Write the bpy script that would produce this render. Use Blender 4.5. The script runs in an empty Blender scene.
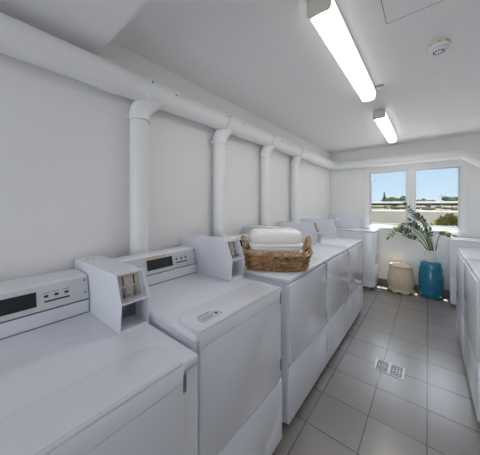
import bpy, bmesh, math, random
from mathutils import Vector, Matrix
random.seed(7)
PI = math.pi
S = bpy.context.scene
COL = S.collection

# ------------------------------------------------------------------ materials
def mat(name, col, rough=.5, metal=0.0, spec=.5, noise=None, bump=None, emit=None, estr=0.0):
    m = bpy.data.materials.new(name); m.use_nodes = True
    nt = m.node_tree; b = nt.nodes['Principled BSDF']
    b.inputs['Base Color'].default_value = (*col, 1)
    b.inputs['Roughness'].default_value = rough
    b.inputs['Metallic'].default_value = metal
    b.inputs['Specular IOR Level'].default_value = spec
    tc = nt.nodes.new('ShaderNodeTexCoord')
    if noise:
        sc, amt = noise[0], noise[1]
        n = nt.nodes.new('ShaderNodeTexNoise'); n.inputs['Scale'].default_value = sc
        n.inputs['Detail'].default_value = 5
        nt.links.new(tc.outputs['Object'], n.inputs['Vector'])
        r = nt.nodes.new('ShaderNodeValToRGB')
        c2 = noise[2] if len(noise) > 2 else tuple(c * (1 - amt) for c in col)
        r.color_ramp.elements[0].position = .3; r.color_ramp.elements[1].position = .7
        r.color_ramp.elements[0].color = (*c2, 1); r.color_ramp.elements[1].color = (*col, 1)
        nt.links.new(n.outputs['Fac'], r.inputs['Fac'])
        nt.links.new(r.outputs['Color'], b.inputs['Base Color'])
    if bump:
        n = nt.nodes.new('ShaderNodeTexNoise'); n.inputs['Scale'].default_value = bump[0]
        n.inputs['Detail'].default_value = 4
        nt.links.new(tc.outputs['Object'], n.inputs['Vector'])
        bp = nt.nodes.new('ShaderNodeBump'); bp.inputs['Strength'].default_value = bump[1]
        bp.inputs['Distance'].default_value = bump[2] if len(bump) > 2 else .01
        nt.links.new(n.outputs['Fac'], bp.inputs['Height'])
        nt.links.new(bp.outputs['Normal'], b.inputs['Normal'])
    if emit:
        b.inputs['Emission Color'].default_value = (*emit, 1)
        b.inputs['Emission Strength'].default_value = estr
    return m

M = {}
M['wall'] = mat('painted_wall', (.83, .825, .82), .55, bump=(60, .08, .004))
M['ceiling'] = mat('painted_ceiling', (.87, .87, .87), .7)
M['pipe'] = mat('white_pvc', (.82, .82, .82), .4)
M['enamel'] = mat('white_enamel', (.755, .77, .835), .075, spec=.6)
M['enamel2'] = mat('cream_enamel', (.76, .77, .80), .2)
M['panel'] = mat('silver_panel', (.62, .635, .66), .3)
M['black'] = mat('black_display', (.012, .013, .018), .12)
M['dark'] = mat('dark_plastic', (.03, .03, .035), .4)
M['groove'] = mat('dark_gap', (.10, .10, .11), .6)
M['chrome'] = mat('chrome', (.55, .55, .56), .22, 1.0)
M['grey_metal'] = mat('grey_metal', (.22, .23, .25), .35, .6)
M['brass'] = mat('nickel_coin_plate', (.55, .51, .43), .35, .55, noise=(40, .25))
M['sticker'] = mat('sticker_paper', (.70, .71, .76), .3)
M['tan_sticker'] = mat('tan_sticker', (.62, .48, .30), .5)
M['trimwhite'] = mat('window_paint', (.80, .80, .80), .35)
M['alu'] = mat('aluminium_frame', (.50, .51, .52), .35, .5)
M['skirt'] = mat('skirting_tile', (.20, .165, .135), .4, noise=(20, .2))
M['towel'] = mat('white_towelling', (.93, .92, .90), .95, spec=.1, bump=(420, .5, .004))
M['wicker'] = mat('brown_wicker', (.64, .37, .16), .4, noise=(30, 0, (.12, .05, .018)))
M['wicker_rim'] = mat('tan_wicker', (.74, .53, .31), .45, noise=(38, 0, (.24, .12, .05)))
M['seagrass'] = mat('pale_seagrass', (.72, .60, .44), .8, noise=(60, .25))
M['teal'] = mat('teal_glaze', (.010, .185, .30), .10, noise=(14, .3), spec=.6)
M['pot'] = mat('white_ceramic', (.80, .79, .78), .3)
M['soil'] = mat('potting_soil', (.13, .055, .03), .95, noise=(80, .5))
M['stem'] = mat('plant_stem', (.10, .17, .045), .5)
M['leaf'] = mat('dark_leaf', (.03, .065, .018), .35, noise=(9, 0, (.02, .05, .016)))
M['leaf_sunlit'] = mat('sunlit_leaf', (.22, .34, .03), .4, noise=(15, .3))  # leaf tips: sunlight put into the colour as yellow-green
M['lampcap'] = mat('lamp_end_cap', (.62, .60, .54), .5)
M['detector_base'] = mat('yellowed_plastic', (.70, .66, .46), .5)
M['steel'] = mat('stainless', (.46, .46, .45), .38, .7)
M['bush'] = mat('bush_leaf', (.085, .085, .012), .9, spec=.1, noise=(3, .5))
M['treeleaf'] = mat('tree_leaf', (.035, .052, .02), .9, spec=.1, noise=(.6, .5))
M['bark'] = mat('bark', (.15, .11, .08), .9)
M['fence'] = mat('pale_concrete', (.05, .047, .039), .95, noise=(1.2, .1), spec=.1)
M['bridge'] = mat('bridge_concrete', (.62, .60, .57), .8)
M['bridge_dark'] = mat('bridge_girder', (.10, .085, .10), .8, noise=(.4, .5))
M['rail'] = mat('rail_grey', (.25, .25, .26), .6)

def diffuser_mat():
    m = mat('lamp_diffuser', (.85, .86, .85), .35)
    nt = m.node_tree; b = nt.nodes['Principled BSDF']
    tc = nt.nodes.new('ShaderNodeTexCoord'); sp = nt.nodes.new('ShaderNodeSeparateXYZ')
    nt.links.new(tc.outputs['Object'], sp.inputs[0])
    ab = nt.nodes.new('ShaderNodeMath'); ab.operation = 'ABSOLUTE'
    nt.links.new(sp.outputs['X'], ab.inputs[0])
    mr = nt.nodes.new('ShaderNodeMapRange')       # the tube behind the prismatic cover
    mr.inputs['From Min'].default_value = .0; mr.inputs['From Max'].default_value = .048
    mr.inputs['To Min'].default_value = LAMP_HI; mr.inputs['To Max'].default_value = LAMP_LO
    nt.links.new(ab.outputs[0], mr.inputs['Value'])
    mr.interpolation_type = 'SMOOTHSTEP'
    nt.links.new(mr.outputs[0], b.inputs['Emission Strength'])
    b.inputs['Emission Color'].default_value = (1, .99, .95, 1)
    return m
LAMP_HI, LAMP_LO = 31.0, .9
M['diffuser'] = diffuser_mat()

def tile_mat():
    m = mat('floor_tiles', (.25, .235, .22), .25, spec=.9)
    nt = m.node_tree; b = nt.nodes['Principled BSDF']; L = nt.links
    b.inputs['Coat Weight'].default_value = .2; b.inputs['Coat Roughness'].default_value = .2
    tc = nt.nodes.new('ShaderNodeTexCoord')
    br = nt.nodes.new('ShaderNodeTexBrick'); br.offset = 0; br.offset_frequency = 1; br.squash = 1
    mp = nt.nodes.new('ShaderNodeMapping')
    P = .3015
    mp.inputs['Location'].default_value = (P * .5 * 0 + .005 + P * 10, -1.722 + P * 10, 0)
    L.new(tc.outputs['Object'], mp.inputs['Vector'])
    L.new(mp.outputs['Vector'], br.inputs['Vector'])
    br.inputs['Scale'].default_value = 1
    br.inputs['Brick Width'].default_value = P; br.inputs['Row Height'].default_value = P
    br.inputs['Mortar Size'].default_value = .0028; br.inputs['Mortar Smooth'].default_value = .15
    br.inputs['Color1'].default_value = (.215, .198, .188, 1)
    br.inputs['Color2'].default_value = (.24, .222, .21, 1)
    br.inputs['Mortar'].default_value = (.03, .027, .025, 1)
    n = nt.nodes.new('ShaderNodeTexNoise'); n.inputs['Scale'].default_value = 140; n.inputs['Detail'].default_value = 4
    L.new(tc.outputs['Object'], n.inputs['Vector'])
    mr = nt.nodes.new('ShaderNodeMapRange'); mr.inputs['To Min'].default_value = .7; mr.inputs['To Max'].default_value = 1.25
    L.new(n.outputs['Fac'], mr.inputs['Value'])
    mx = nt.nodes.new('ShaderNodeMix'); mx.data_type = 'RGBA'; mx.blend_type = 'MULTIPLY'
    mx.inputs[0].default_value = 1
    L.new(br.outputs['Color'], mx.inputs[6]); L.new(mr.outputs[0], mx.inputs[7])
    L.new(mx.outputs[2], b.inputs['Base Color'])
    bp = nt.nodes.new('ShaderNodeBump'); bp.inputs['Strength'].default_value = .35; bp.inputs['Distance'].default_value = .002
    bp.invert = True
    L.new(br.outputs['Fac'], bp.inputs['Height']); L.new(bp.outputs['Normal'], b.inputs['Normal'])
    return m
M['tiles'] = tile_mat()

def grass_mat():
    return mat('dry_grass', (.075, .057, .033), .95, noise=(.12, 0, (.035, .028, .016)))
M['grass'] = grass_mat()
M['bounce'] = mat('pale_bounce', (.33, .325, .30), .9, noise=(2, .1))  # for the added slab that bounces sun indoors
M['gap_line'] = mat('painted_seam', (.33, .33, .33), .8)

def glass_mat():
    m = bpy.data.materials.new('window_glass'); m.use_nodes = True
    nt = m.node_tree; nt.nodes.clear()
    out = nt.nodes.new('ShaderNodeOutputMaterial')
    tr = nt.nodes.new('ShaderNodeBsdfTransparent'); tr.inputs['Color'].default_value = (.97, .985, .98, 1)
    gl = nt.nodes.new('ShaderNodeBsdfGlossy'); gl.inputs['Roughness'].default_value = .02
    mx = nt.nodes.new('ShaderNodeMixShader')
    mx.inputs[0].default_value = .004; nt.links.new(tr.outputs[0], mx.inputs[1]); nt.links.new(gl.outputs[0], mx.inputs[2])
    nt.links.new(mx.outputs[0], out.inputs[0])
    return m
M['glass'] = glass_mat()

# ------------------------------------------------------------------ mesh helpers
def new(): return bmesh.new()

def box(bm, x0, x1, y0, y1, z0, z1, bev=0.0, seg=2):
    t = bmesh.new()
    bmesh.ops.create_cube(t, size=1)
    for v in t.verts:
        v.co = Vector(((x0 + x1) / 2 + v.co.x * (x1 - x0), (y0 + y1) / 2 + v.co.y * (y1 - y0), (z0 + z1) / 2 + v.co.z * (z1 - z0)))
    if bev > 0:
        bmesh.ops.bevel(t, geom=t.edges[:], offset=bev, segments=seg, profile=.5, affect='EDGES')
    merge(bm, t)

def merge(bm, t, mtx=None):
    if mtx is not None: bmesh.ops.transform(t, matrix=mtx, verts=t.verts)
    vm = {}
    for v in t.verts: vm[v] = bm.verts.new(v.co)
    for f in t.faces:
        try: bm.faces.new([vm[v] for v in f.verts])
        except ValueError: pass
    t.free()

def prism(bm, poly, axis, a, b, bev=0.0, seg=2):
    """poly: list of 2D points, extruded along axis from a to b. axis 'y': (x,z); 'z': (x,y); 'x': (y,z)"""
    t = bmesh.new()
    def P(p, q):
        return {'y': (p[0], q, p[1]), 'z': (p[0], p[1], q), 'x': (q, p[0], p[1])}[axis]
    A = [t.verts.new(P(p, a)) for p in poly]; B = [t.verts.new(P(p, b)) for p in poly]
    n = len(poly)
    t.faces.new(A); t.faces.new(B[::-1])
    for i in range(n): t.faces.new((A[i], B[i], B[(i + 1) % n], A[(i + 1) % n]))
    bmesh.ops.recalc_face_normals(t, faces=t.faces)
    if bev > 0:
        bmesh.ops.bevel(t, geom=[e for e in t.edges if e.calc_face_angle(0) > .5], offset=bev, segments=seg, profile=.5, affect='EDGES')
    merge(bm, t)

def lathe(bm, prof, n=32, center=(0, 0, 0), wob=None):
    cx, cy, cz = center; rings = []
    for r, z in prof:
        ring = []
        for i in range(n):
            a = 2 * PI * i / n
            rr, zz = (r, z) if wob is None else wob(r, z, a)
            ring.append(bm.verts.new((cx + rr * math.cos(a), cy + rr * math.sin(a), cz + zz)))
        rings.append(ring)
    for k in range(len(rings) - 1):
        for i in range(n):
            bm.faces.new((rings[k][i], rings[k][(i + 1) % n], rings[k + 1][(i + 1) % n], rings[k + 1][i]))
    bm.faces.new(rings[0][::-1]); bm.faces.new(rings[-1])

def cyl(bm, p0, p1, r, n=20, r1=None):
    tube(bm, [p0, p1], [r, r if r1 is None else r1], n)

def tube(bm, pts, r, n=10, closed=False):
    pts = [Vector(p) for p in pts]; N = len(pts)
    rs = r if isinstance(r, (list, tuple)) else [r] * N
    up = None; rings = []
    for i, p in enumerate(pts):
        if closed: d = pts[(i + 1) % N] - pts[i - 1]
        else: d = (pts[min(i + 1, N - 1)] - pts[max(i - 1, 0)])
        d.normalize()
        if up is None:
            up = Vector((0, 0, 1)) if abs(d.z) < .9 else Vector((1, 0, 0))
        s = d.cross(up)
        if s.length < 1e-6: s = d.cross(Vector((0, 1, 0)))
        s.normalize(); u = s.cross(d).normalized(); up = u
        rings.append([bm.verts.new(p + rs[i] * (math.cos(2 * PI * k / n) * s + math.sin(2 * PI * k / n) * u)) for k in range(n)])
    for i in range(N if closed else N - 1):
        A = rings[i]; B = rings[(i + 1) % N]
        for k in range(n): bm.faces.new((A[k], A[(k + 1) % n], B[(k + 1) % n], B[k]))
    if not closed:
        bm.faces.new(rings[0]); bm.faces.new(rings[-1][::-1])

def obj(name, bm, m, parent=None, smooth=False, loc=None):
    me = bpy.data.meshes.new(name)
    bmesh.ops.recalc_face_normals(bm, faces=bm.faces)
    bm.to_mesh(me); bm.free()
    o = bpy.data.objects.new(name, me); COL.objects.link(o)
    me.materials.append(M[m] if isinstance(m, str) else m)
    if smooth:
        for p in me.polygons: p.use_smooth = True
        if smooth != 'all':
            try: me.set_sharp_from_angle(angle=math.radians(smooth if smooth > 1 else 40))
            except Exception: pass
    if parent: o.parent = parent
    if loc: o.location = loc
    return o

def tag(o, label=None, cat=None, group=None, kind=None):
    if label: o['label'] = label
    if cat: o['category'] = cat
    if group: o['group'] = group
    if kind: o['kind'] = kind
    return o

def thing(name, label, cat, loc=(0, 0, 0), rz=0, group=None):
    o = bpy.data.objects.new(name, None); COL.objects.link(o)
    o.empty_display_size = .1
    o.location = loc; o.rotation_euler = (0, 0, rz)
    return tag(o, label, cat, group)

def struct(name, bm, m, parent=None, smooth=False):
    o = obj(name, bm, m, parent, smooth)
    if not parent: o['kind'] = 'structure'
    return o

# ------------------------------------------------------------------ room shell
XL, XR, YB, YF, ZC = -1.50, .97, 4.70, -4.2, 2.40
WT = .04
bm = new(); box(bm, XL - .1, XR + .1, YF - .1, YB + WT, -.1, 0); struct('floor', bm, 'tiles')
bm = new(); box(bm, XL - .1, XR + .1, YF - .1, YB + WT, ZC, ZC + .1); struct('ceiling', bm, 'ceiling')
bm = new(); box(bm, XL - .1, XL, YF - .1, YB + WT, 0, ZC); struct('wall_left', bm, 'wall')
bm = new(); box(bm, XR, XR + .1, YF - .1, YB + WT, 0, ZC); struct('wall_right', bm, 'wall')
# window wall with its opening
WX0, WX1, WZ0, WZ1 = -.86, .41, 1.0, 2.0
bm = new()
box(bm, XL, WX0, YB, YB + WT, 0, ZC); box(bm, WX1, XR, YB, YB + WT, 0, ZC)
box(bm, WX0, WX1, YB, YB + WT, 0, WZ0); box(bm, WX0, WX1, YB, YB + WT, WZ1, ZC)
struct('wall_back', bm, 'wall')
# wall behind the camera; its unseen opening is added for fill light
DX0, DX1, DZ = -1.2, .75, 2.15
bm = new()
box(bm, XL, DX0, YF - .1, YF, 0, ZC); box(bm, DX1, XR, YF - .1, YF, 0, ZC); box(bm, DX0, DX1, YF - .1, YF, DZ, ZC)
struct('wall_front', bm, 'wall')
# lowered ceiling over the near end
bm = new(); box(bm, XL, XR, YF, .515, 2.265, ZC); struct('trim_1', bm, 'ceiling')
# tiled skirting
bm = new(); box(bm, -1.49, XR, YB - .012, YB, 0, .095); struct('baseboard_back', bm, 'skirt')

# window: one frame, two lights
w = bpy.data.objects.new('window_1', None); COL.objects.link(w); w.location = (0, YB, 0); w['kind'] = 'structure'
bm = new()
def ring(bm, x0, x1, z0, z1, wdt, y0, y1, bev=.003):
    box(bm, x0, x0 + wdt, y0, y1, z0, z1, bev); box(bm, x1 - wdt, x1, y0, y1, z0, z1, bev)
    box(bm, x0 + wdt, x1 - wdt, y0, y1, z1 - wdt, z1, bev); box(bm, x0 + wdt, x1 - wdt, y0, y1, z0, z0 + wdt, bev)
ring(bm, WX0, WX1, WZ0, WZ1, .04, .0, WT)
box(bm, -.265, -.175, .0, WT, WZ0 + .04, WZ1 - .04, .003)
struct('window_frame', bm, 'trimwhite', w)
bm = new()
box(bm, -.925, WX0, -.014, 0, .985, 2.06, .003); box(bm, WX1, .465, -.014, 0, .985, 2.06, .003)
box(bm, WX0, WX1, -.014, 0, WZ1, 2.06, .003)
struct('architrave', bm, 'trimwhite', w)
bm = new(); box(bm, -.90, .44, -.022, .0, .965, 1.0, .004); struct('window_sill', bm, 'trimwhite', w)
for x0, x1 in ((-.82, -.265), (-.175, .37)):
    bm = new(); ring(bm, x0, x1, 1.04, 1.96, .024, .012, .034, .002)
    s = struct('sash', bm, 'alu', w)
    bm = new(); box(bm, x0 + .024, x1 - .024, .021, .025, 1.064, 1.936); struct('glass_pane', bm, 'glass', s)

# access hatch in the ceiling
bm = new(); ring(bm, -.18, .42, .91, 1.51, .004, 0, 1)
bm.free()
bm = new()
x0, x1, y0, y1, g = -.18, .42, .91, 1.51, .004
for a in ((x0, x0 + g, y0, y1), (x1 - g, x1, y0, y1), (x0, x1, y0, y0 + g), (x0, x1, y1 - g, y1)):
    box(bm, a[0], a[1], a[2], a[3], ZC - .0015, ZC + .0005)
h = obj('ceiling_hatch', (lambda b: (box(b, x0 + g, x1 - g, y0 + g, y1 - g, ZC - .0015, ZC), b)[1])(new()), 'ceiling')
tag(h, 'square white access hatch set flush in the ceiling beside the near lamp', 'hatch')
obj('seam', bm, 'gap_line', h)

# ------------------------------------------------------------------ pipes
def arc(p0, d0, p1, d1, n=8):
    """bezier between two points with directions"""
    p0, d0, p1, d1 = map(Vector, (p0, d0, p1, d1)); L = (p1 - p0).length * .4
    a, b = p0 + d0.normalized() * L, p1 - d1.normalized() * L
    return [((1 - t) ** 3 * p0 + 3 * t * (1 - t) ** 2 * a + 3 * t * t * (1 - t) * b + t ** 3 * p1) for t in [i / n for i in range(n + 1)]]

PX, PZ, PR = -1.412, 2.128, .078
pipe = thing('exhaust_pipe', 'long white pipe along the left wall and window wall with four risers', 'pipe', (PX, 0, PZ))
def lp(bm_fn, name, m='pipe', sm=40):
    b = new(); bm_fn(b); bmesh.ops.translate(b, verts=b.verts, vec=(-PX, 0, -PZ)); return obj(name, b, m, pipe, sm)
yb = YB - .085
lp(lambda b: cyl(b, (PX, YF + .02, PZ), (PX, 4.36, PZ), PR, 40), 'straight_run')
lp(lambda b: tube(b, [(PX, 4.36, PZ)] + arc((PX, 4.42, PZ), (0, 1, 0), (PX + .16, yb, PZ), (1, 0, 0), 10) + [(PX + .24, yb, PZ)], PR, 40), 'elbow')
lp(lambda b: cyl(b, (PX + .24, yb, PZ), (.33, yb, PZ - .002), PR - .002, 40), 'straight_run')
lp(lambda b: tube(b, [(.32, yb, PZ)] + arc((.36, yb, PZ), (1, 0, 0), (.46, yb, PZ - .045), (.8, 0, -.6), 8) + [(XR - .09, yb, PZ - .40)], PR, 40), 'elbow')
for ya, yc in ((.505, .60), (4.02, 4.06), (4.33, 4.36)):
    lp(lambda b: cyl(b, (PX, ya, PZ), (PX, yc, PZ), PR + .006, 40), 'coupling')
lp(lambda b: box(b, -.90, -.62, yb - PR - .004, yb - PR + .01, PZ - .03, PZ + .03, .003), 'inspection_plate')
RY = (.737, 1.47, 2.216, 2.97)
def plate(b, y0, y1, a0, a1, r0, r1, n=8):
    """curved saddle plate round the main pipe between angles a0..a1"""
    t = bmesh.new(); V = []
    for y in (y0, y1):
        for r in (r0, r1):
            V.append([t.verts.new((PX + r * math.cos(a0 + (a1 - a0) * i / n), y, PZ + r * math.sin(a0 + (a1 - a0) * i / n))) for i in range(n + 1)])
    for i in range(n):
        t.faces.new((V[0][i], V[0][i + 1], V[2][i + 1], V[2][i])); t.faces.new((V[1][i], V[3][i], V[3][i + 1], V[1][i + 1]))
        t.faces.new((V[0][i], V[1][i], V[1][i + 1], V[0][i + 1])); t.faces.new((V[2][i], V[2][i + 1], V[3][i + 1], V[3][i]))
    t.faces.new((V[0][0], V[2][0], V[3][0], V[1][0])); t.faces.new((V[0][n], V[1][n], V[3][n], V[2][n]))
    merge(b, t)
for i, y in enumerate(RY):
    # saddle clamp on the main pipe
    s = lp(lambda b: plate(b, y + .01, y + .235, -.85, .85, PR - .002, PR + .012), 'saddle_plate')
    for yy, a in ((y + .035, .35), (y + .205, .1)):
        b = new(); r = PR + .011
        n = Vector((math.cos(a), 0, math.sin(a)))
        c = n * r + Vector((0, yy, 0))
        cyl(b, c, c + n * .004, .0065, 10); obj('screw', b, 'grey_metal', s)
    rx = -1.43
    b = new(); cyl(b, (0, 0, .02), (0, 0, 1.938), .055, 28)
    t = obj('riser', b, 'pipe', pipe, 40, (rx - PX, y, -PZ))
    b = new(); cyl(b, (0, 0, 1.928), (0, 0, 1.940), .068, 28); cyl(b, (0, 0, 1.940), (0, 0, 1.962), .0585, 28)
    box(b, -.012, .012, -.10, -.06, 1.930, 1.938, .002); obj('coupling', b, 'pipe', t, 40)
    b = new(); tube(b, [(0, 0, 1.958)] + arc((0, 0, 1.968), (0, 0, 1), (.004, .035, 2.03), (.05, .70, .72), 6) + [(.014, .13, 2.125)], .0585, 28); obj('branch_elbow', b, 'pipe', t, 40)

# ------------------------------------------------------------------ ceiling lamps
def batten(y0, y1, label):
    x0, x1 = -.462, -.348; xc = (x0 + x1) / 2; hw = (x1 - x0) / 2
    t = thing('ceiling_lamp', label, 'lamp', (xc, y0, ZC), 0, 'fluorescent lamps on the ceiling')
    L = y1 - y0
    b = new(); box(b, -hw + .004, hw - .004, .012, L - .012, -.03, 0, .002); obj('lamp_body', b, 'lampcap', t)
    prof = [(-hw, -.024), (-hw, -.06), (-hw + .006, -.082), (-hw + .02, -.092), (0, -.095), (hw - .02, -.092), (hw - .006, -.082), (hw, -.06), (hw, -.024)]
    b = new(); prism(b, prof, 'y', .008, L - .008); obj('diffuser', b, 'diffuser', t, 30)
    cap = [(-hw - .001, 0), (-hw - .001, -.08), (-hw + .012, -.096), (hw - .012, -.096), (hw + .001, -.08), (hw + .001, 0)]
    for a, c in ((0, .009), (L - .009, L)):
        b = new(); prism(b, cap, 'y', a, c, .001, 1); obj('end_cap', b, 'lampcap', t)
    return t
lamp = batten(1.085, 2.29, 'long glowing fluorescent batten lamp on the ceiling, nearest the camera')
b = new(); box(b, .05, .115, 1.16, 1.19, -.012, 0, .002); obj('cable_clip', b, 'grey_metal', lamp)
batten(2.825, 4.05, 'farther fluorescent batten lamp on the ceiling, near the window')

# smoke detector
t = thing('smoke_detector', 'round white smoke detector with yellowed base on the ceiling', 'smoke detector', (.052, 1.91, ZC))
b = new(); lathe(b, [(.054, 0), (.056, -.004), (.056, -.014), (.05, -.016)], 36); obj('base_plate', b, 'detector_base', t, 40)
b = new(); lathe(b, [(.052, -.014), (.052, -.026), (.046, -.031), (.033, -.034), (.033, -.040), (.028, -.046), (.012, -.048)], 36); obj('sensor_housing', b, 'trimwhite', t, 40)
b = new()
for i in range(12):
    a = 2 * PI * i / 12; c, s = math.cos(a), math.sin(a)
    q = bmesh.new(); bmesh.ops.create_cube(q, size=1)
    merge(b, q, Matrix.Translation((.0245 * c, .0245 * s, -.046)) @ Matrix.Rotation(a, 4, 'Z') @ Matrix.Diagonal((.010, .005, .006, 1)))
obj('vent_slots', b, 'dark', t)
for i in range(8):
    b = new(); a = 2 * PI * i / 8; c, s = math.cos(a), math.sin(a)
    q = bmesh.new(); bmesh.ops.create_cube(q, size=1)
    merge(b, q, Matrix.Translation((.0555 * c, .0555 * s, -.010)) @ Matrix.Rotation(a, 4, 'Z') @ Matrix.Diagonal((.003, .014, .004, 1)))
    obj('notch', b, 'groove', t)

# ------------------------------------------------------------------ laundry machines
def rounded_rect(x0, x1, y0, y1, rs, n=6):
    """rs: radii for corners (x0,y0),(x1,y0),(x1,y1),(x0,y1)"""
    out = []
    cs = [((x0, y0), PI), ((x1, y0), 1.5 * PI), ((x1, y1), 0), ((x0, y1), .5 * PI)]
    sg = [(1, 1), (-1, 1), (-1, -1), (1, -1)]
    for (c, a), (sx, sy), r in zip(cs, sg, rs):
        if r <= 0: out.append(c); continue
        cx, cy = c[0] + sx * r, c[1] + sy * r
        for i in range(n + 1):
            q = a + PI / 2 * i / n; out.append((cx + r * math.cos(q), cy + r * math.sin(q)))
    return out

def machine(label, cat, fx, yc, W, zt, D, flip=False, group=None, lid=None, console_x=-.60, box_w=.12, box_h=.245,
            display=True, con_d=.11, second=False, note=None, box_front=-.27, box_back=-.81, latch=False, seam=.398, tan=False):
    """local +X is out of the front, origin at the foot of the front face; fx = world x of the front"""
    t = thing('laundry_machine', label, cat, (fx, yc, 0), PI if flip else 0, group)
    hw = W / 2
    deck_t = .034
    # cabinet, deck, toe
    b = new(); box(b, -D, -.020, -hw + .003, hw - .003, .045, zt - deck_t + .002, .006); obj('cabinet', b, 'enamel', t, 40)
    b = new(); box(b, -D + .02, -.045, -hw + .02, hw - .02, 0, .05); obj('plinth', b, 'groove', t)
    b = new(); box(b, -D, 0, -hw, hw, zt - deck_t, zt, .012, 4); obj('deck', b, 'enamel', t, 40)
    ya, yb_ = lid if lid else (-hw + .012, hw - .030)
    if lid:
        # raised front-loading lid that rolls over the front edge
        bb = new()
        prism(bb, rounded_rect(-.165, .004, ya, yb_, (.07, .004, .004, .07), 10), 'z', zt - .004, zt + .011, .005, 3)
        prism(bb, [(-.012, zt + .006), (.001, zt + .003), (.006, zt - .008), (.006, zt - .055), (-.012, zt - .055)], 'y', ya, yb_)
        obj('lid', bb, 'enamel', t, 40)
        dz1 = zt - .0575
    else:
        dz1 = zt - deck_t - .004
    b = new(); prism(b, [(y, z) for y, z in rounded_rect(ya, yb_, seam + .003, dz1, (.03, .03, .004, .004))], 'x', -.022, .006, .003, 2)
    door = obj('door', b, 'enamel', t, 40)
    b = new(); box(b, -.022, .004, -hw + .006, hw - .006, .05, seam - .003, .004); obj('access_panel', b, 'enamel', t, 40)
    # side rails beside the door
    b = new(); box(b, -.022, -.004, -hw + .004, ya - .004, seam + .003, zt - deck_t - .002, .002)
    obj('front_rail', b, 'enamel2', t); b = new()
    box(b, -.022, -.004, yb_ + .004, hw - .004, seam + .003, zt - deck_t - .002, .002); obj('front_rail', b, 'enamel2', t)
    for z in (() if flip else (zt - .06, .487)):
        b = new(); box(b, -.005, .008, yb_ - .002, yb_ + .010, z - .03, z + .03, .002); obj('hinge', b, 'grey_metal', door)
    if latch:
        b = new(); t2 = bmesh.new(); lathe(t2, [(.011, 0), (.011, .007), (.007, .011)], 16)
        merge(b, t2, Matrix.Translation((.006, ya + .05 if latch == 'L' else yb_ - .045, zt - .165)) @ Matrix.Rotation(PI / 2, 4, 'Y')); obj('latch', b, 'trimwhite', door, 40)
    # console at the rear
    cx = console_x; y1 = hw - .006 - box_w - .004; y0 = -hw + .004
    prof = [(cx, zt), (cx, zt + .062), (cx - .004, zt + .064), (cx - .026, zt + .166), (cx - .040, zt + .173), (cx - con_d, zt + .175), (cx - con_d, zt)]
    b = new(); prism(b, prof, 'y', y0, y1, .002, 1); con = obj('console', b, 'enamel', t)
    # control panel, slanted
    d = Vector((-.022, 0, .102)); d.normalize(); nrm = Vector((d.z, 0, -d.x)); o0 = Vector((cx - .004, 0, zt + .0645))
    def on_face(bm_, ya_, yb2, s0, s1, th, off=0):
        q = bmesh.new(); bmesh.ops.create_cube(q, size=1)
        mm = Matrix((( nrm.x, 0, d.x, 0), (0, 1, 0, 0), (nrm.z, 0, d.z, 0), (0, 0, 0, 1)))
        ctr = o0 + d * ((s0 + s1) / 2) + nrm * (th / 2 + off)
        merge(bm_, q, Matrix.Translation(Vector((ctr.x, (ya_ + yb2) / 2, ctr.z))) @ mm @ Matrix.Diagonal((th, yb2 - ya_, s1 - s0, 1)))
    b = new(); on_face(b, y0 + .004, y1 - .001, .002, .102, .004); obj('control_panel', b, 'panel', con)
    b = new(); on_face(b, y0, y1, -.005, .000, .0035); obj('panel_seam', b, 'groove', con)
    b = new(); box(b, cx, cx + .002, y0, y1, zt, zt + .003); obj('deck_seam', b, 'groove', con)
    if display:
        e = y1 - .19
        b = new(); on_face(b, e - .172, e, .022, .082, .003, .004); obj('display', b, 'black', con)
        for k in range(3):
            yy = y1 - .165 + k * .036
            b = new(); on_face(b, yy, yy + .014, .050, .060, .003, .004); obj('button', b, 'dark', con)
            b = new(); on_face(b, yy - .006, yy + .020, .068, .0705, .0006, .004); obj('button_lettering', b, 'grey_metal', con)
        b = new(); on_face(b, y1 - .165, y1 - .075, .030, .037, .0015, .004); obj('indicator_strip', b, 'dark', con)
        if second:
            b = new(); on_face(b, e - .30, e - .22, .022, .062, .003, .004); obj('display', b, 'black', con)
        if tan:
            b = new(); on_face(b, e - .165, e - .045, .088, .099, .001, .004); obj('tan_label', b, 'tan_sticker', con)
        for s in (.028, .084):
            b = new(); on_face(b, y1 - .018, y1 - .010, s, s + .008, .002, .004); obj('screw', b, 'grey_metal', con)
    # coin box
    c0, c1 = hw - .006 - box_w, hw - .006
    xb, xf, zh = box_back, box_front - .03, zt + box_h
    zs = zt + box_h * .53
    side = [(xb, zt), (xf, zt), (xf + .012, zs), (xf - .035, zh), (xb, zh - .008)]
    b = new(); th = .0035
    prism(b, side, 'y', c0, c0 + th); prism(b, side, 'y', c1 - th, c1)
    prism(b, [(xb, zh - .012), (xf - .035, zh - .004), (xf - .036, zh), (xb, zh - .008)], 'y', c0 + th, c1 - th)
    # filled rear with an upper and a lower pocket at the front
    prism(b, [(xb, zt), (xf - .11, zt), (xf - .11, zs - .004), (xf - .022, zs - .004), (xf - .055, zh - .006), (xb, zh - .012)], 'y', c0 + th, c1 - th)
    box(b, xf - .03, xf + .008, c0 + th, c1 - th, zs - .007, zs - .002)
    box(b, xf - .115, xf - .004, c0 + th, c1 - th, zt, zt + .010)
    cb = obj('coin_box', b, 'enamel', t)
    # coin plate with two slots and two slides
    d2 = Vector((-.033, 0, zh - zs - .002)); L2 = d2.length; d2.normalize(); n2 = Vector((d2.z, 0, -d2.x)); p2 = Vector((xf - .022, 0, zs - .004))
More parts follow.
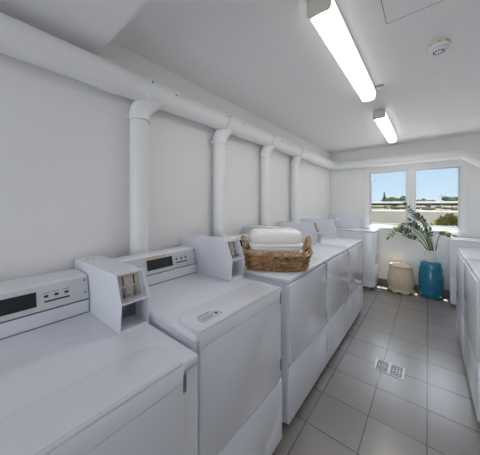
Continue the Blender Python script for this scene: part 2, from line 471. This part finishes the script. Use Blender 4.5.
    def on2(bm_, ya_, yb2, s0, s1, th_, off=0):
        q = bmesh.new(); bmesh.ops.create_cube(q, size=1)
        mm = Matrix(((n2.x, 0, d2.x, 0), (0, 1, 0, 0), (n2.z, 0, d2.z, 0), (0, 0, 0, 1)))
        ctr = p2 + d2 * ((s0 + s1) / 2) + n2 * (th_ / 2 + off)
        merge(bm_, q, Matrix.Translation(Vector((ctr.x, (ya_ + yb2) / 2, ctr.z))) @ mm @ Matrix.Diagonal((th_, yb2 - ya_, s1 - s0, 1)))
    b = new(); on2(b, c0 + th, c1 - th - .018, .006, L2 - .008, .004); obj('coin_plate', b, 'brass', cb)
    for k in range(2):
        yy = c0 + .028 + k * .045
        b = new(); on2(b, yy, yy + .005, L2 * .55, L2 * .9, .002, .004); obj('coin_slot', b, 'dark', cb)
        b = new(); on2(b, yy - .003, yy + .008, L2 * .12, L2 * .48, .006, .004); on2(b, yy - .003, yy + .018, L2 * .12, L2 * .24, .016, .004); obj('coin_slide', b, 'grey_metal', cb)
    b = new(); box(b, xf - .110, xf - .107, c0 + th, c1 - th, zt + .010, zs - .007); obj('pocket_back', b, 'grey_metal', cb)
    for k in (0, .03):
        b = new(); cyl(b, (xb + .09, c0 + .035 + k, zh - .010), (xb + .09, c0 + .035 + k, zh - .002), .007, 12); obj('screw', b, 'steel', cb)
    return t

GRP = 'laundry machines'
m1 = machine('nearest white coin-operated laundry machine, front left corner, with long black display', 'washing machine',
             -.612, .188, .686, .885, .74, lid=(-.30, .272), console_x=-.645, box_h=.228, box_front=-.295, box_back=-.872, con_d=.19, group=GRP)
m2 = machine('second white coin-operated laundry machine from the camera, with a printed sticker on its raised lid', 'washing machine',
             -.655, .870, .646, .922, .70, lid=(-.303, .288), console_x=-.603, box_front=-.255, box_back=-.79, group=GRP, second=True, tan=True)
# printed sticker on the lid of the second machine
b = new(); box(b, -.086, -.030, -.258, -.148, .9325, .9335)
st = obj('instruction_sticker', b, 'sticker', m2)
b = new()
for q in ((-.064, -.0625, -.256, -.150), (-.0335, -.032, -.256, -.150), (-.064, -.032, -.256, -.2545), (-.064, -.032, -.1515, -.150),
          (-.055, -.0535, -.246, -.180), (-.049, -.0475, -.246, -.185), (-.043, -.0415, -.246, -.190), (-.083, -.081, -.250, -.180), (-.076, -.0745, -.250, -.168), (-.057, -.043, -.174, -.158)):
    box(b, q[0], q[1], q[2], q[3], .9330, .9340)
obj('sticker_print', b, 'dark', st)
rows = (('white laundry machine under the wicker basket, first of the far row', 1.62),
        ('middle white laundry machine of the far row, just beyond the wicker basket', 2.314),
        ('third white laundry machine of the far row, last before the corner unit', 3.008))
for (lb, yc), lt in zip(rows, ('R', 'L', None)):
    machine(lb, 'washing machine', -.662, yc, .689, .94, .70, group=GRP, latch=lt, box_front=-.27)
machine('narrow white laundry machine in the far left corner beside the window', 'washing machine',
        -.672, 4.455, .43, .962, .70, group=GRP, box_front=-.23, box_h=.225)
machine('white laundry machine at the right edge in the far right corner, beside the blue stool', 'washing machine', .243, 4.45, .44, .925, .68, flip=True, group=GRP)
machine('white laundry machine on the right side, middle of the right row, reflecting blue', 'washing machine', .243, 3.085, .69, .935, .68, flip=True, group=GRP)
machine('white laundry machine cut off by the right edge of the photo, nearest on that side', 'washing machine', .243, 2.385, .69, .945, .68, flip=True, group=GRP)

# ------------------------------------------------------------------ floor drain
t = thing('floor_drain', 'rectangular steel floor drain with two slotted grates in the tiled aisle', 'drain', (-.255, 2.325, 0))
b = new()
ring_ = ((-.105, .105, -.085, -.076), (-.105, .105, .076, .085), (-.105, -.096, -.076, .076), (.096, .105, -.076, .076), (-.006, .006, -.076, .076))
for q in ring_: box(b, q[0], q[1], q[2], q[3], 0, .004)
obj('frame', b, 'steel', t)
for sx in (-.051, .051):
    b = new(); box(b, sx - .045, sx + .045, -.076, .076, 0, .003); g = obj('grate', b, 'steel', t)
    b = new()
    for k in range(-5, 6):
        y = k * .0132
        h_ = .0040
        if k in (-5, 5): segs = ((-.038, .038),)
        elif abs(k) == 4: segs = ((-.040, -.022), (-.016, .016), (.022, .040))
        elif abs(k) in (2, 3): segs = ((-.040, -.006), (.002, .040)) if k % 2 else ((-.040, .010), (.018, .040))
        else: segs = ((-.040, -.026), (-.018, -.004), (.004, .018), (.026, .040))
        for a, c in segs: box(b, sx + a, sx + c, y - h_, y + h_, .0028, .0036)
    obj('grate_slots', b, 'dark', g)

# ------------------------------------------------------------------ wicker basket with towels
BA = math.radians(35)
bz = .9405
bx, by = -.872, 1.490
t = thing('wicker_basket', 'brown woven wicker basket with two handles holding folded towels', 'basket', (bx, by, bz), BA)
def rr(u, a, b_, p=4.5):
    c, s = math.cos(u), math.sin(u)
    k = (abs(c / a) ** p + abs(s / b_) ** p) ** (-1 / p)
    return k * c, k * s
def size(z):
    f = z / .13
    return .205 + .032 * f, .132 + .022 * f
NS = 24
b = new()
rowsN = 7
for r in range(rowsN):
    z = .012 + r * .0162; pts = []
    a_, b_ = size(z); n = NS * 6
    for i in range(n):
        u = 2 * PI * i / n
        off = .0085 * math.cos(NS / 2 * u + PI * r)
        x, y = rr(u, a_ + off, b_ + off)
        pts.append((x, y, z + .0012 * math.sin(3 * u + r)))
    tube(b, pts, .0086, 6, True)
obj('woven_side', b, 'wicker', t, 'all')
b = new()
for i in range(NS):
    u = 2 * PI * (i + .5) / NS
    p0 = rr(u, *size(0)); p1 = rr(u, *size(.125))
    tube(b, [(p0[0], p0[1], .003), (p1[0], p1[1], .125)], .0035, 5)
obj('stakes', b, 'wicker_rim', t, 'all')
b = new(); prism(b, [rr(2 * PI * i / 48, *size(0)) for i in range(48)], 'z', .002, .010); obj('woven_base', b, 'wicker', t)
b = new()
for ph in range(4):
    pts = []
    for i in range(260):
        u = 2 * PI * i / 260; q = 11 * u + ph * PI / 2
        a_, b_ = size(.126); x, y = rr(u, a_ + .011 * math.cos(q), b_ + .011 * math.cos(q))
        pts.append((x, y, .122 + .013 * math.sin(q)))
    tube(b, pts, .0072, 6, True)
obj('braided_rim', b, 'wicker_rim', t, 'all')
for sx in (-1, 1):
    b = new()
    for ph in range(3):
        pts = []
        for i in range(61):
            s = i / 60; an = PI * s
            cy_, cz_ = -.046 * math.cos(an), .110 + .100 * math.sin(an) ** .75
            cx_ = sx * (.222 + .018 * math.sin(an))
            q = 16 * s * 1.2 + ph * 2 * PI / 3
            pts.append((cx_ + .010 * math.cos(q), cy_ + .008 * math.sin(q), cz_ + .007 * math.sin(q)))
        tube(b, pts, .0085, 7)
    obj('handle', b, 'wicker_rim', t, 'all')

def towel(z0, z1, ax, ay, layers, label, ox=0, oy=0, seed=0):
    random.seed(seed)
    b = new(); h = (z1 - z0) / layers
    n = 56
    for k in range(layers):
        za = z0 + k * h; zc = za + h / 2
        ex, ey = random.uniform(-.004, .004), random.uniform(-.004, .004)
        rings = []
        prof = [(-1, .80), (-.93, .955), (-.55, .995), (0, 1.0), (.55, .995), (.93, .955), (1, .80)]
        if layers == 1: prof = [(-1, .82), (-.9, .95), (-.4, .995), (.1, 1.0), (.5, .985), (.8, .945), (.96, .86), (1.0, .70)]
        for v, s in prof:
            ring_ = []
            dlt = (1 - s) * min(ax, ay)
            for i in range(n):
                u = 2 * PI * i / n
                x, y = rr(u, ax + ex - dlt, ay + ey - dlt, 7)
                ww = .0025 * math.sin(3 * u + seed + k) + .0015 * math.sin(7 * u + 2 * seed)
                ring_.append(b.verts.new((x + ox, y + oy, zc + v * h * .5 + (ww if abs(v) < 1 or v > 0 else 0))))
            rings.append(ring_)
        for j in range(len(rings) - 1):
            for i in range(n): b.faces.new((rings[j][i], rings[j][(i + 1) % n], rings[j + 1][(i + 1) % n], rings[j + 1][i]))
        for R, s in ((rings[0], -1), (rings[-1], 1)):
            c = b.verts.new((ox, oy, sum(v.co.z for v in R) / n + s * (.004 if layers == 1 and s > 0 else 0)))
            for i in range(n): b.faces.new((R[i], R[(i + 1) % n], c))
    o = obj('folded_towel', b, 'towel', None, 'all')
    o.location = (bx, by, bz); o.rotation_euler = (0, 0, BA)
    return tag(o, label, 'towel', 'folded towels in the wicker basket')
towel(.011, .105, .180, .112, 3, 'bottom folded white towel sunk inside the wicker basket', 0, 0, 1)
towel(.106, .182, .186, .116, 3, 'middle folded white towel of the stack, level with the basket rim', -.004, 0, 2)
towel(.183, .268, .182, .116, 1, 'thick rounded white towel on top of the stack in the basket', -.006, 0, 5)

# ------------------------------------------------------------------ stool, plant, hamper
sx, sy = .031, 4.525
t = thing('garden_stool', 'glossy teal blue ceramic barrel stool under the potted plant', 'stool', (sx, sy, 0))
prof = [(.112, 0), (.124, .004), (.130, .02), (.133, .05), (.137, .055), (.139, .066), (.137, .077), (.136, .082), (.146, .15), (.152, .22), (.153, .27),
        (.150, .33), (.141, .405), (.138, .412), (.139, .422), (.137, .432), (.133, .437), (.129, .47), (.125, .508), (.116, .522), (.10, .528), (.03, .530)]
b = new(); lathe(b, prof, 56); obj('stool_body', b, 'teal', t, 50)
for zz, rr_ in ((.066, .139), (.422, .139)):
    for i in range(16):
        a = 2 * PI * i / 16 + .1
        b = new(); q = bmesh.new(); bmesh.ops.create_uvsphere(q, u_segments=10, v_segments=6, radius=.0085)
        merge(b, q, Matrix.Translation((rr_ * math.cos(a), rr_ * math.sin(a), zz))); obj('stud', b, 'teal', t, 'all')

px_, py_, pz_ = .029, 4.525, .5305
pl = thing('potted_plant', 'leafy green plant with arching stems in a white pot on the blue stool', 'plant', (px_, py_, pz_))
b = new(); lathe(b, [(.064, 0), (.070, .003), (.080, .08), (.088, .170), (.089, .178), (.084, .178), (.080, .160), (.079, .155)], 40); pot = obj('pot', b, 'pot', pl, 40)
b = new(); lathe(b, [(.078, .150), (.079, .156), (.04, .162), (.01, .164)], 24); obj('soil', b, 'soil', pl, 40)
STEMS = [([(0.0, 0.680), (-0.118, 0.866), (-0.242, 0.979), (-0.371, 1.001)], .02, 0),
 ([(0.023, 0.680), (-0.094, 0.914), (-0.267, 1.055), (-0.371, 1.017), (-0.479, 0.88)], -.10, 1),
 ([(0.035, 0.680), (-0.030, 0.978), (-0.080, 1.126), (-0.17, 1.23), (-0.255, 1.369)], -.05, 0),
 ([(0.046, 0.680), (-0.047, 0.918), (-0.131, 1.033), (-0.267, 1.071)], .06, 0),
 ([(0.057, 0.680), (-0.000, 0.921), (-0.030, 1.084), (-0.094, 1.202)], .04, 0),
 ([(0.085, 0.680), (0.113, 0.873), (0.158, 0.965), (0.250, 0.955)], -.06, 1),
 ([(0.012, 0.680), (-0.082, 0.809), (-0.167, 0.876), (-0.293, 0.943)], -.12, 0),
 ([(0.057, 0.680), (0.046, 0.837), (0.030, 0.984)], .08, 2),
 ([(0.035, 0.680), (-0.012, 0.816), (-0.082, 0.991), (-0.204, 1.121)], .10, 0),
 ([(0.069, 0.680), (0.030, 0.85), (-0.005, 0.976)], -.04, 2)]
def catmull(P, n=8):
    P = [Vector(p) for p in P]; Q = [P[0] * 2 - P[1]] + P + [P[-1] * 2 - P[-2]]; out = []
    for i in range(1, len(Q) - 2):
        for k in range(n):
            t_ = k / n
            out.append(.5 * ((2 * Q[i]) + (-Q[i - 1] + Q[i + 1]) * t_ + (2 * Q[i - 1] - 5 * Q[i] + 4 * Q[i + 1] - Q[i + 2]) * t_ ** 2 + (-Q[i - 1] + 3 * Q[i] - 3 * Q[i + 1] + Q[i + 2]) * t_ ** 3))
    out.append(P[-1]); return out
def leaf(bm_, p, d, up, L, W_):
    d = d.normalized(); s = d.cross(up)
    if s.length < 1e-4: s = d.cross(Vector((1, 0, 0)))
    s.normalize(); n = s.cross(d).normalized()
    prof_ = [(0, .06), (.18, .62), (.42, 1.0), (.68, .82), (.88, .38), (1, .02)]
    rows_ = []
    for f, w_ in prof_:
        c = p + d * L * f - n * L * .10 * f * f
        rows_.append([bm_.verts.new(c - s * W_ * w_ + n * W_ * .18 * w_), bm_.verts.new(c - n * .0012), bm_.verts.new(c + s * W_ * w_ + n * W_ * .18 * w_)])
    low = [[bm_.verts.new(v.co - n * .0011) for v in r_] for r_ in rows_]
    for A, B in zip(rows_, rows_[1:]):
        for k in range(2): bm_.faces.new((A[k], A[k + 1], B[k + 1], B[k]))
    for A, B in zip(low, low[1:]):
        for k in range(2): bm_.faces.new((A[k + 1], A[k], B[k], B[k + 1]))
    for i in range(len(rows_) - 1):
        for k in (0, 2): bm_.faces.new((rows_[i][k], rows_[i + 1][k], low[i + 1][k], low[i][k]))
random.seed(11)
for pts2, dy, lit_or_small in STEMS:
    n = len(pts2) - 1
    P = [(x - px_, (dy * (i / n) ** 1.1) + random.uniform(-.02, .02) * (i == 0), z - pz_) for i, (x, z) in enumerate(pts2)]
    C = catmull(P, 8); N = len(C)
    b = new(); tube(b, C, [.0075 - .0055 * i / (N - 1) for i in range(N)], 7); stm = obj('stem', b, 'stem', pl, 'all')
    b = new(); b2 = new()
    i0 = int(N * (.56 if lit_or_small != 2 else .75))
    side = 1
    step = 2
    for i in range(i0, N - 1, step):
        tang = (C[min(i + 1, N - 1)] - C[i - 1]).normalized()
        sd = tang.cross(Vector((0, 1, 0))); sd.normalize()
        yv = Vector((0, random.choice((-1, 1)) * random.uniform(.2, .7), 0))
        for s_ in (1, -1):
            dirv = (tang * .75 + sd * s_ * .75 + yv).normalized()
            upv = Vector((random.uniform(-.3, .3), -.75, .7))
            tgt = b2 if (lit_or_small == 1 and i > N * .62) else b
            leaf(tgt, C[i], dirv, upv, random.uniform(.042, .066) * (1 if lit_or_small != 2 else .6), random.uniform(.012, .018))
    tgt = b2 if lit_or_small == 1 else b
    leaf(tgt, C[-1], C[-1] - C[-2], Vector((0, -.7, .7)), .085, .02)
    if len(b.verts): obj('leaves', b, 'leaf', stm, 'all')
    else: b.free()
    if len(b2.verts): tag(obj('leaves', b2, 'leaf_sunlit', stm, 'all'), 'sunlit yellow-green leaves')
    else: b2.free()

hx, hy = -.340, 4.50
t = thing('woven_hamper', 'small pale woven seagrass hamper with knobbed lid and wavy skirt on the floor', 'hamper', (hx, hy, 0))
def weave(r, z, a):
    return r + .0022 * math.sin(38 * a + z * 60), z
prof = []
for i in range(41):
    f = i / 40; z = .055 + f * .345
    r = .158 + .026 * math.sin(PI * min(1, f * 1.05)) - .012 * f
    prof.append((r + .0022 * math.cos(2 * PI * i / 2.5), z))
b = new(); lathe(b, prof, 96, wob=weave); obj('woven_body', b, 'seagrass', t, 'all')
def skirtw(r, z, a):
    k = max(0, (.075 - z) / .075)
    return r + .010 * k * math.cos(7 * a), z + .016 * k * (1 + math.sin(7 * a + .6)) + .001
b = new(); lathe(b, [(.158, .074), (.162, .06), (.168, .03), (.174, .0), (.168, .0), (.157, .04)], 96, wob=skirtw); obj('wavy_skirt', b, 'seagrass', t, 'all')
b = new(); lathe(b, [(.147, .398), (.154, .401), (.156, .415), (.153, .424), (.148, .421), (.10, .438), (.05, .449), (.012, .452)], 72, wob=lambda r, z, a: (r + .0015 * math.sin(40 * a) * (r > .1), z + .0012 * math.sin(r * 500)))
lid = obj('lid', b, 'seagrass', t, 'all')
b = new(); lathe(b, [(.010, .448), (.012, .456), (.018, .465), (.016, .476), (.006, .482)], 20); obj('lid_knob', b, 'seagrass', lid, 'all')

# ------------------------------------------------------------------ outside the window
GZ = -.6
b = new(); box(b, -260, 200, YB + WT + .05, 520, GZ - .2, GZ); g = obj('ground', b, 'grass'); g['kind'] = 'structure'
# pale concrete yard up to the dry grass
b = new(); box(b, -60, 50, YB + WT + .06, 76, GZ, GZ + .02); g = obj('concrete_yard', b, 'fence'); g['kind'] = 'structure'
b = new(); box(b, -60, 50, 76, 76.4, GZ, GZ + .18, .02, 1); g = obj('yard_kerb', b, 'bridge'); tag(g, 'long low pale kerb between the concrete yard and the dry grass', 'kerb')
b = new(); box(b, -40, 30, YB + WT + .06, 23, GZ + .02, GZ + .05); g = obj('bounce_slab', b, 'bounce'); g['kind'] = 'structure'  # unseen bright slab added below the sill to bounce sun onto the ceiling
# road bridge
t = thing('road_bridge', 'long pale road bridge on dark piers across the horizon outside', 'bridge', (0, 150, GZ))
b = new(); box(b, -120, 90, 0, 14, 2.35, 3.35, .05, 1); obj('bridge_deck', b, 'bridge', t)
b = new(); box(b, -120, 90, 1.5, 12.5, 1.2, 2.35); obj('girder', b, 'bridge_dark', t)
for k in range(-7, 6):
    b = new(); box(b, k * 15 - .9, k * 15 + .9, 1.0, 13, 0, 2.0, .05, 1); obj('pier', b, 'bridge_dark', t)
b = new()
for k in range(-60, 46): box(b, k * 2 - .05, k * 2 + .05, .1, .2, 3.3, 3.95)
box(b, -120, 90, .08, .22, 3.9, 4.0); obj('guard_rail', b, 'rail', t)
# scrub along the foot of the bridge
def blob(bm_, c, r, seed, sub=2, amp=.28):
    rnd = random.Random(seed); q = bmesh.new(); bmesh.ops.create_icosphere(q, subdivisions=sub, radius=1)
    ph = [rnd.uniform(0, 6) for _ in range(6)]
    for v in q.verts:
        p = v.co.copy()
        k = 1 + amp * (math.sin(4 * p.x + ph[0]) * math.sin(4 * p.y + ph[1]) + .6 * math.sin(9 * p.z + ph[2]) * math.sin(8 * p.x + ph[3]))
        v.co = Vector((p.x * r[0] * k, p.y * r[1] * k, p.z * r[2] * k))
    merge(bm_, q, Matrix.Translation(c))
b = new(); rs = random.Random(21)
for k in range(70):
    w_ = rs.uniform(.6, 2.2)
    blob(b, (rs.uniform(-38, 24), rs.uniform(100, 146), GZ + .2), (w_, w_ * .6, rs.uniform(.4, 1.1)), 100 + k, 1)
tag(obj('scrub', b, 'treeleaf', None, 'all'), 'low dry scrub scattered on the grass before the bridge', 'scrub', kind='stuff')
def tree(label, x, y, h, w_, seed):
    t = thing('tree', label, 'tree', (x, y, GZ), 0, 'distant trees behind the bridge')
    rnd = random.Random(seed)
    b = new(); cyl(b, (0, 0, 0), (0, 0, h * .6), .25, 8, .12); obj('trunk', b, 'bark', t)
    b = new()
    for k in range(7):
        blob(b, (rnd.uniform(-.6, .6) * w_, rnd.uniform(-.5, .5) * w_, h * rnd.uniform(.5, .78)), (w_ * .42, w_ * .42, h * .24), seed * 9 + k)
    obj('crown', b, 'treeleaf', t, 'all')
tree('distant bushy tree on the horizon, just right of the tall conifer in the left pane', -19.2, 176, 6.6, 4.6, 1)
tree('distant bushy tree on the horizon in the middle of the left pane', -15.4, 190, 6.4, 3.4, 2)
tree('distant rounded tree on the horizon beside the middle post of the window', -10.6, 174, 7.2, 3.6, 3)
tree('low distant tree on the horizon at the left of the right pane', -3.6, 180, 5.6, 2.8, 4)
tree('broad distant tree on the horizon at the right end of the right pane', 10.5, 176, 6.4, 4.4, 5)
tree('low distant tree on the horizon in the middle of the right pane', 1.2, 185, 4.8, 3.0, 6)
t = thing('conifer', 'tall dark conifer on the horizon in the left window pane', 'tree', (-21.6, 172, GZ))
b = new(); cyl(b, (0, 0, 0), (0, 0, 9.6), .3, 8, .05); obj('trunk', b, 'bark', t)
b = new()
for k in range(7):
    z = 2.6 + k * 1.0; r = 1.55 - k * .18
    lathe(b, [(r, z), (r * .6, z + .55), (.08, z + 1.3)], 14, wob=lambda r_, z_, a: (r_ * (1 + .2 * math.sin(5 * a + z_)), z_))
obj('foliage', b, 'treeleaf', t)
t = thing('street_lamp', 'slim grey street lamp with short arm at the left edge of the window view', 'street lamp', (-10.05, 60, GZ))
b = new(); cyl(b, (0, 0, 0), (0, 0, 7.0), .07, 10, .045); obj('post', b, 'rail', t)
b = new(); tube(b, arc((0, 0, 6.95), (0, 0, 1), (.55, 0, 7.35), (1, 0, .1), 6), .04, 8); obj('arm', b, 'rail', t)
b = new(); box(b, .5, 1.05, -.12, .12, 7.28, 7.42, .04, 2); obj('lamp_head', b, 'rail', t)
for x, y, h, lb in ((2.2, 64, 3.9, 'thin grey pole standing right of centre in the right window pane'), (-4.6, 140, 6.6, 'thin grey pole near the left side of the right window pane')):
    t = thing('utility_pole', lb, 'pole', (x, y, GZ), 0, 'poles on the horizon')
    b = new(); cyl(b, (0, 0, 0), (0, 0, h), .06 * y / 64, 8); obj('post', b, 'rail', t)
    b = new(); box(b, -.5, .5, -.05, .05, h - .35, h - .25); obj('crossarm', b, 'rail', t)
# garden bush just outside
t = thing('garden_bush', 'rounded olive green bush outside the right window pane standing on the pale yard', 'bush', (.62, 10, GZ))
random.seed(3)
b = new()
for k in range(1700):
    u = random.uniform(0, 2 * PI); v = random.uniform(-.2, 1); r = random.uniform(.72, 1.0)
    sxy = math.sqrt(max(0, 1 - v * v))
    p = Vector((.62 * r * sxy * math.cos(u) * (1.15 if v < .4 else .95), .5 * r * sxy * math.sin(u), 0.93 + .70 * v * r))
    d = Vector((math.cos(u) * sxy, math.sin(u) * sxy, v + .4)) + Vector((random.uniform(-.7, .7), random.uniform(-.7, .7), random.uniform(-.5, .7)))
    leaf(b, p, d, Vector((random.uniform(-1, 1), random.uniform(-1, 1), 1)), random.uniform(.07, .13), random.uniform(.02, .035))
obj('foliage', b, 'bush', t)
b = new()
for k in range(6):
    a = k * 1.05
    tube(b, [(.06 * math.cos(a), .06 * math.sin(a), 0), (.18 * math.cos(a), .15 * math.sin(a), .6), (.34 * math.cos(a), .28 * math.sin(a), 1.2)], [.03, .022, .01], 6)
obj('stems', b, 'bark', t)

# ------------------------------------------------------------------ light
W = bpy.data.worlds.new('sky'); S.world = W; W.use_nodes = True
nt = W.node_tree; bg = nt.nodes['Background']
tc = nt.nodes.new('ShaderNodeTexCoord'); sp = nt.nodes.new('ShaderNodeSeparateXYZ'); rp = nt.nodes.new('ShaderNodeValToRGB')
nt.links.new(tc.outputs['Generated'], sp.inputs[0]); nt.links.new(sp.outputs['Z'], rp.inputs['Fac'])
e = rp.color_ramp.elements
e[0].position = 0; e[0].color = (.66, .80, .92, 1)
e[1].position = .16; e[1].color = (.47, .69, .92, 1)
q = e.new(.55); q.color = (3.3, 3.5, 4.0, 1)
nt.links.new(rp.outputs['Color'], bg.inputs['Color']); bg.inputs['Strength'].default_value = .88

def light(name, kind, loc, target, energy, col, **kw):
    d = bpy.data.lights.new(name, kind); d.energy = energy; d.color = col
    for k, v in kw.items(): setattr(d, k, v)
    o = bpy.data.objects.new(name, d); COL.objects.link(o); o.location = loc
    o.rotation_euler = (Vector(target) - Vector(loc)).to_track_quat('-Z', 'Y').to_euler()
    return o
el = math.radians(81.8); az = math.radians(8)
sd = Vector((math.cos(el) * math.sin(az), math.cos(el) * math.cos(az), math.sin(el)))
light('sun', 'SUN', sd * 30, (0, 0, 0), 14.0, (1, .96, .88), angle=math.radians(.5))
# unseen fill lamp added at the opening behind the camera
light('fill_lamp', 'AREA', ((DX0 + DX1) / 2, YF - .12, 1.10), ((DX0 + DX1) / 2, 0, 3.6), 37, (.95, .97, 1.0), shape='RECTANGLE', size=DX1 - DX0, size_y=2.05)

# ------------------------------------------------------------------ camera
f = 231.0
cam = bpy.data.cameras.new('camera'); cam.sensor_width = 36; cam.lens = f / 480 * 36
cam.shift_y = -(227.5 - 204) / 480; cam.clip_start = .02; cam.clip_end = 1000
co = bpy.data.objects.new('camera', cam); COL.objects.link(co)
th = math.atan((428 - 240) / f)
co.location = (0, 0, 1.40); co.rotation_euler = (PI / 2, 0, th)
S.camera = co
S.view_settings.view_transform = 'Standard'; S.view_settings.look = 'None'
S.view_settings.gamma = 1; S.view_settings.use_curve_mapping = False
S.view_settings.exposure = 0.26
S.cycles.use_denoising = True
S.cycles.max_bounces = 12; S.cycles.diffuse_bounces = 8; S.cycles.transparent_max_bounces = 12
S.cycles.sample_clamp_indirect = 8
